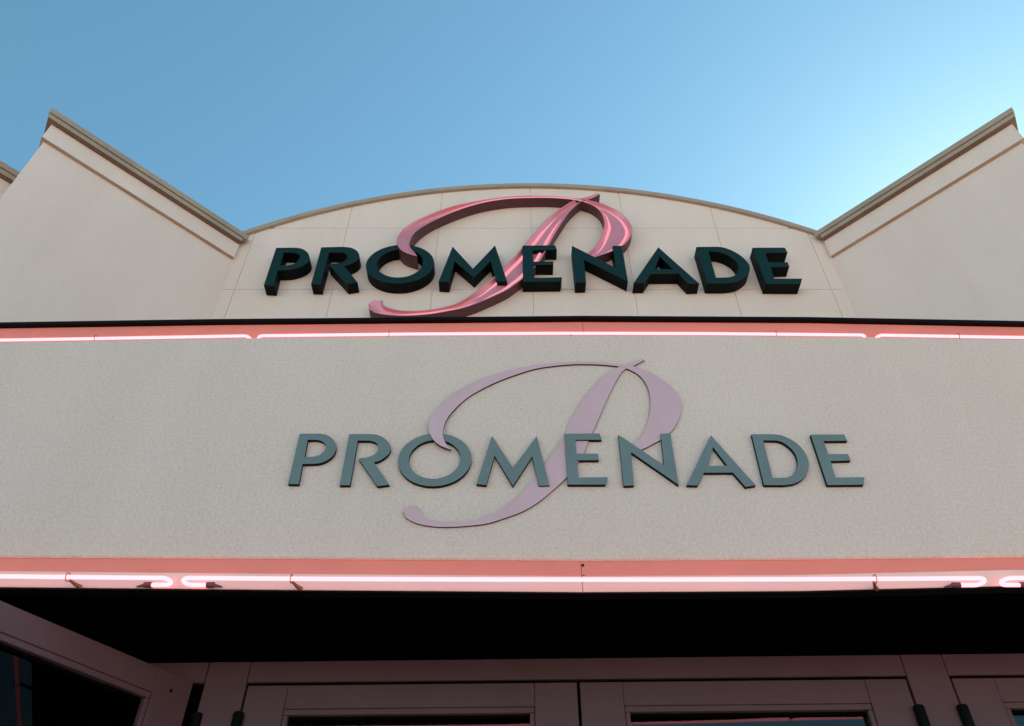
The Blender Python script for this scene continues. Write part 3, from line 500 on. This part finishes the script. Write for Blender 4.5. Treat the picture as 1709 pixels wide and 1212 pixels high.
# ------------------------------------------------------------------ neon tubes
def neon(xa, xb, y, zf, label, clips=(), left=True, right=True, sleeve=True):
    root = empty('neon_tube', ((xa + xb) / 2, y, zf((xa + xb) / 2)))
    o = root.location
    rb = .017; r = .0049
    pts = []
    def bend(x, s):          # u-bend turning back towards the cove panel
        q = []
        for k in range(0, 9):
            a = math.pi * k / 8
            q.append((x - s * rb + s * rb * math.sin(a), y + rb - rb * math.cos(a), zf(x)))
        return q
    if left: pts += [(xa + .055, y + 2 * rb, zf(xa))] + bend(xa, -1)[::-1]
    nseg = 12
    pts += [(xa + rb + (xb - xa - 2 * rb) * k / nseg, y, zf(xa + (xb - xa) * k / nseg)) for k in range(1, nseg)]
    if right: pts += bend(xb, 1) + [(xb - .055, y + 2 * rb, zf(xb))]
    mb = MB().tube(pts, r, 12); mb.v = [Vector(p) - o for p in mb.v]
    mb.build('glass_tube', M['neon'], root, smooth=60)
    if sleeve:
        for x, s, on in ((xa, 1, left), (xb, -1, right)):
            if not on: continue
            z = zf(x); x1 = x + s * .055
            mb = MB().tube([(x1 - s * .004, y + 2 * rb, z), (x1 + s * .014, y + 2 * rb, z), (x1 + s * .017, y + 2 * rb, z - .001), (x1 + s * .034, y + 2 * rb + .004, z - .003)], [.0070, .0070, .0035, .0016], 10)
            mb.v = [Vector(p) - o for p in mb.v]
            mb.build('electrode_sleeve', M['sleeve'], root, smooth=40)
    for x in clips:
        z = zf(x)
        mb = MB()
        mb.tube([(x, y + .0105 * math.cos(a), z + .0105 * math.sin(a)) for a in [2 * math.pi * k / 14 for k in range(15)]], .0012, 6)
        mb.tube([(x, y + .0105, z - .002), (x + .008, y + .028, z - .004), (x + .016, y + .041, z - .005)], [.003, .0045, .006], 8)
        mb.v = [Vector(p) - o for p in mb.v]
        mb.build('tube_clip', M['clip'], root, smooth=40)
    tag(root, label, 'neon light', 'pink neon tubes along the canopy edges')
zl = lambda x: 2.5025 + .0062 * abs((x - .2) / 1.2) ** 2 if abs(x) < 1.8 else 2.5025 + .0062 * 1.78
YB = 1.752
neon(-2.75, -.831, YB, zl, 'lower neon tube at the left end of the canopy bottom', (-1.075, -1.9))
neon(-.799, 1.148, YB, zl, 'long lower neon tube above the middle doors, along the canopy bottom', (-.533, .877))
neon(1.192, 3.1, YB, zl, 'short visible piece of lower neon tube at the right photo edge', (1.9,))
zu = lambda x: lerp(TOP, x) + .0305
YT = 1.813
neon(-2.80, -.855, YT, zu, 'upper neon tube at the left end of the canopy top', (-1.35,), sleeve=False)
neon(-.829, 1.154, YT, zu, 'long upper neon tube below the big green letters, on the canopy top', (-.4, .86), sleeve=False)
neon(1.190, 3.1, YT, zu, 'upper neon tube at the right end of the canopy top', (1.45,), sleeve=False)

# ------------------------------------------------------------------ flat sign on the canopy fascia
def ribbon_poly(L, Rr): return list(L) + list(Rr)[::-1]
sign = empty('letter_sign', (.2, YF, 2.9))
so = Vector((-.2, -YF, -2.9))
def sbuild(mb, name, mats, parent, o, smooth=None):
    mb.v = [Vector(p) + o for p in mb.v]
    return mb.build(name, mats, parent, smooth)
def swash(mb, L, Rr, T, y0, dy=0.0):
    """flat ribbon plate whose front stands T[i] proud of the wall plane y0"""
    n = len(L); v = []
    for (ax, az), (bx, bz), t in zip(L, Rr, T):
        yf = y0 - t - dy; yb = min(y0 - t + .0075, y0 - .0002)
        v += [(ax, yf, az), (bx, yf, bz), (bx, yb, bz), (ax, yb, az)]
    ff = [(i * 4, i * 4 + 1, (i + 1) * 4 + 1, (i + 1) * 4) for i in range(n - 1)]
    mb.add(v, ff, 0)
    fs = []
    for i in range(n - 1):
        a = i * 4; b = a + 4
        fs += [(a + 1, a + 2, b + 2, b + 1), (a + 2, a + 3, b + 3, b + 2), (a + 3, a, b, b + 3)]
    fs += [(0, 1, 2, 3), tuple((n - 1) * 4 + k for k in range(4))]
    mb.add(v, fs, 1)
mb = MB()
swash(mb, LOWER_STEM[0], LOWER_STEM[1], [.006] * len(LOWER_STEM[0]), YF)
swash(mb, LOWER_BOWL[0], LOWER_BOWL[1], LOWER_BOWL[2], YF, .0004)
sbuild(mb, 'script_letter', [M['lilac'], M['lilac_side']], sign, so)
for ch, loops in LOWER:
    mb = MB(); plate(mb, loops, YF - .0118, YF - .0003, .0006, 0, 1)
    sbuild(mb, 'letter', [M['teal'], M['teal_side']], sign, so)
tag(sign, 'flat PROMENADE sign in blue grey letters with a lilac script P on the canopy', 'sign')

# ------------------------------------------------------------------ big channel letter sign on the arched wall
big = empty('channel_letter_sign', (.22, YW, 7.4))
bo = Vector((-.22, -YW, -7.4))
for ch, loops in UPPER:
    mb = MB(); plate(mb, loops, YW - .148, YW - .004, .006, 0, 1)
    sbuild(mb, 'letter', [M['green'], M['green_side']], big, bo)
script = empty('script_letter')
script.parent = big
def channel(L, Rr, T, dy):
    mb = MB(); n = len(L); v = []; tubes = [[], []]; mids = []
    for i in range(n):
        a = Vector(L[i]); b = Vector(Rr[i]); w = max((b - a).length, 1e-4); u = (b - a) / w
        e = min(1.0, i / 3, (n - 1 - i) / 3)
        i1 = min(.010, .12 * w); i2 = min(.058, .30 * w); dep = min(.045, .42 * w, max(.006, (T[i] - .155) if T[i] > .16 else 1)) * (.25 + .75 * e)
        yf = YW - T[i] - dy
        rows = [(a, YW - .004), (a, yf), (a + u * i1, yf), (a + u * (i1 + (i2 - i1) * .55), yf + dep * .8), (a + u * i2, yf + dep), (b - u * i2, yf + dep),
                (b - u * (i1 + (i2 - i1) * .55), yf + dep * .8), (b - u * i1, yf), (b, yf), (b, YW - .004)]
        v += [(p.x, y, p.y) for p, y in rows]
        if w > .15:
            tubes[0].append((i, a + u * i2 * 1.0, yf + dep - .003)); tubes[1].append((i, b - u * i2 * 1.0, yf + dep - .003))
        mids.append((i, (a + b) / 2, yf + dep - .002, w))
    K = 10
    f0 = []; f1 = []
    for i in range(n - 1):
        for k in range(K - 1):
            q = (i * K + k, i * K + k + 1, (i + 1) * K + k + 1, (i + 1) * K + k)
            (f1 if k in (0, K - 2) else f0).append(q)
    mb.add(v, f0, 0); mb.add(v, f1, 1)
    mb.add(v, [tuple(range(K)), tuple((n - 1) * K + k for k in range(K))], 1)
    return mb, tubes, mids
def runs(seq):
    out = []; cur = []
    for q in seq:
        if cur and q[0] != cur[-1][0] + 1: out.append(cur); cur = []
        cur.append(q)
    if cur: out.append(cur)
    return [r for r in out if len(r) > 3]
for (data, dy) in ((UPPER_STEM, 0.0), (UPPER_BOWL, .003)):
    T = data[2] if len(data) > 2 else [.13] * len(data[0])
    mb, tubes, mids = channel(data[0], data[1], T, dy)
    sbuild(mb, 'open_channel', [M['rose'], M['rose_side']], script, bo, smooth=28)
    def taper(k, r0, m):
        return [r0 * min(1.0, .15 + (i + 0.0) / m, .15 + (k - 1 - i) / m) for i in range(k)]
    wide = set(q[0] for q in tubes[0])
    for t in tubes:
        for r in runs([q for q in t if data is UPPER_STEM or q[0] > 24]):
            mb = MB().tube([(p.x, y, p.y) for _, p, y in r], taper(len(r), .018, 8), 8)
            sbuild(mb, 'neon_tube', M['neon_dim'], script, bo, smooth=60)
    if 1:
        lo = 30 if data is UPPER_STEM else 17
        for r in runs([q for q in mids if (q[0] not in wide or (data is UPPER_BOWL and q[0] < 25)) and q[3] > .035 and q[0] > lo and q[0] < len(mids) - 2]):
            mb = MB().tube([(p.x, y, p.y) for _, p, y, w in r], taper(len(r), .015, 8), 8)
            sbuild(mb, 'neon_tube', M['neon_dim'], script, bo, smooth=60)
tag(big, 'large deep PROMENADE sign in dark green letters with a glowing rose script P', 'sign')

# ------------------------------------------------------------------ door frame and doors
YD = 2.2
PSI = R(-1.5)
PX = .18
def dloc(x, y=0.0):
    c, s = math.cos(PSI), math.sin(PSI)
    dx = x - PX
    return (PX + dx * c - y * s, YD + dx * s + y * c)
frame = empty('door_frame', (PX, YD, 0), PSI)
def fbuild(mb, name, mat, root, ox=PX):
    mb.v = [(p[0] - ox, p[1], p[2]) for p in mb.v]
    return mb.build(name, mat, root)
HZ, TZ = 2.4445, 2.503
mull = [(-.859, -.742), (1.086, 1.199)]
extra = [(-1.90, -1.785), (2.13, 2.245)]
for xa, xb in mull + extra + [(-2.95, -2.83), (3.17, 3.29)]:
    fbuild(MB().box(xa, xb, 0, .10, 0, TZ, 0, .0015), 'mullion', M['frame'], frame)
bays = [(-2.829, -1.901), (-1.784, -.862), (-.7405, 1.0845), (1.2005, 2.1285), (2.246, 3.169)]
for xa, xb in bays:
    fbuild(MB().box(xa, xb, .0005, .10, HZ, TZ, 0, .0015), 'header', M['frame'], frame)
    fbuild(MB().box(xa, xb, .05, .095, HZ - .04, HZ - .0005), 'door_stop', M['gap'], frame)
    fbuild(MB().box(xa, xb, .010, .049, HZ - .0078, HZ - .0005), 'gap_shade_strip', M['gap'], frame)  # black strip added to keep the gap above the leaves dark
fbuild(MB().box(-.8635, -.8592, .02, .04, HZ, TZ), 'gap_shade_strip', M['gap'], frame)  # black filler added to darken the joint beside the mullion
tag(frame, 'mauve brown metal door frame under the black canopy soffit', 'door frame')

def side_wall(name, xa, xb, label):
    w = empty(name, ((xa + xb) / 2, YD + .05, 0))
    o = w.location
    mb = MB().box(xa, xb, YD, YD + .2, 0, 2.51); mb.v = [Vector(p) - o for p in mb.v]
    mb.build('wall_face', M['eifs'], w); tag(w, label, 'wall')

def door(xh, width, side, ang, label, group=None, gl='glass', hand=True, g0=.005):
    """leaf hinged at xh, extending to side*width; ang = opening angle towards the viewer"""
    x, y = dloc(xh, .003)
    root = empty('glass_door', (x, y, 0), PSI - side * ang)
    s = side
    def bx(mb, a, b, y0, y1, z0, z1, bev=0.0):
        xa, xb = sorted((s * a, s * b)); mb.box(xa, xb, y0, y1, z0, z1, 0, bev); return mb
    top = 2.436; st = .112; rail_b = 2.372; gz0, gz1 = .30, 2.352
    w = width - .004; st += g0
    bx(MB(), g0, st, 0, .044, .012, top, .0012).build('stile', M['frame'], root)
    bx(MB(), w - st, w, 0, .044, .012, top, .0012).build('stile', M['frame'], root)
    bx(MB(), st + .0006, w - st - .0006, .0006, .044, rail_b, top, .0012).build('top_rail', M['frame'], root)
    bx(MB(), st + .0006, w - st - .0006, .0006, .044, .012, gz0 - .014, .0012).build('bottom_rail', M['frame'], root)
    b = .0125
    for a0, a1, z0, z1 in ((st + .001, w - st - .001, gz1 + .004, rail_b - .0008), (st + .001, w - st - .001, gz0 - .013, gz0), (st + .0012, st + .014, gz0 + .001, gz1 + .003), (w - st - .014, w - st - .0012, gz0 + .001, gz1 + .003)):
        bx(MB(), a0, a1, .003, .02, z0, z1, .0012).build('glazing_bead', M['frame'], root)
    bx(MB(), st + .0142, w - st - .0142, .0195, .026, gz1 - .004, gz1 + .0035).build('gasket', M['gap'], root)
    bx(MB(), st + .012, w - st - .012, .027, .033, gz0 - .005, gz1 + .006).build('pane', M[gl], root)
    for zt in (2.362, 1.30, .38):
        mb = MB().tube([(0, -.008, zt - .125), (0, -.008, zt - .006), (0, -.008, zt - .002), (0, -.008, zt)], [.0145, .0145, .0125, .006], 14)
        mb.build('hinge', M['hinge'], root, smooth=40)
    if ang:
        mb = MB().tube([(s * (g0 + .062), .003, 2.392), (s * (g0 + .062), -.0025, 2.392)], .0045, 10); mb.build('screw', M['hinge'], root)
    if hand:
        mb = MB()
        xx = s * (w - .055)
        mb.tube([(xx, 0, .86), (xx, -.05, .86), (xx, -.05, 1.26), (xx, 0, 1.26)], .011, 10)
        mb.build('pull_handle', M['hinge'], root, smooth=40)
    tag(root, label, 'door', group)
    return root
G = 'glazed entrance doors in a row'
door(-.741, .924, 1, 0, 'closed glazed door beside the open leaf, below the long lower neon tube', G)
door(1.085, .902, -1, 0, 'closed glazed door right of the centre gap between the doors', G)
door(1.200, .925, 1, 0, 'closed glazed door cut off by the right photo edge', G)
door(-.862, .920, -1, R(58.0), 'open door leaf with black glass swung out at lower left', G, gl='tint', g0=.034)
door(-2.83, .924, 1, 0, 'closed glazed door beyond the left photo edge', G)
door(3.169, .922, -1, 0, 'closed glazed door beyond the right photo edge', G)
side_wall('entrance_side_wall', -4.25, -2.96, 'stucco wall left of the door row beneath the canopy')
side_wall('entrance_side_wall', 3.30, 4.65, 'stucco wall right of the door row beneath the canopy')
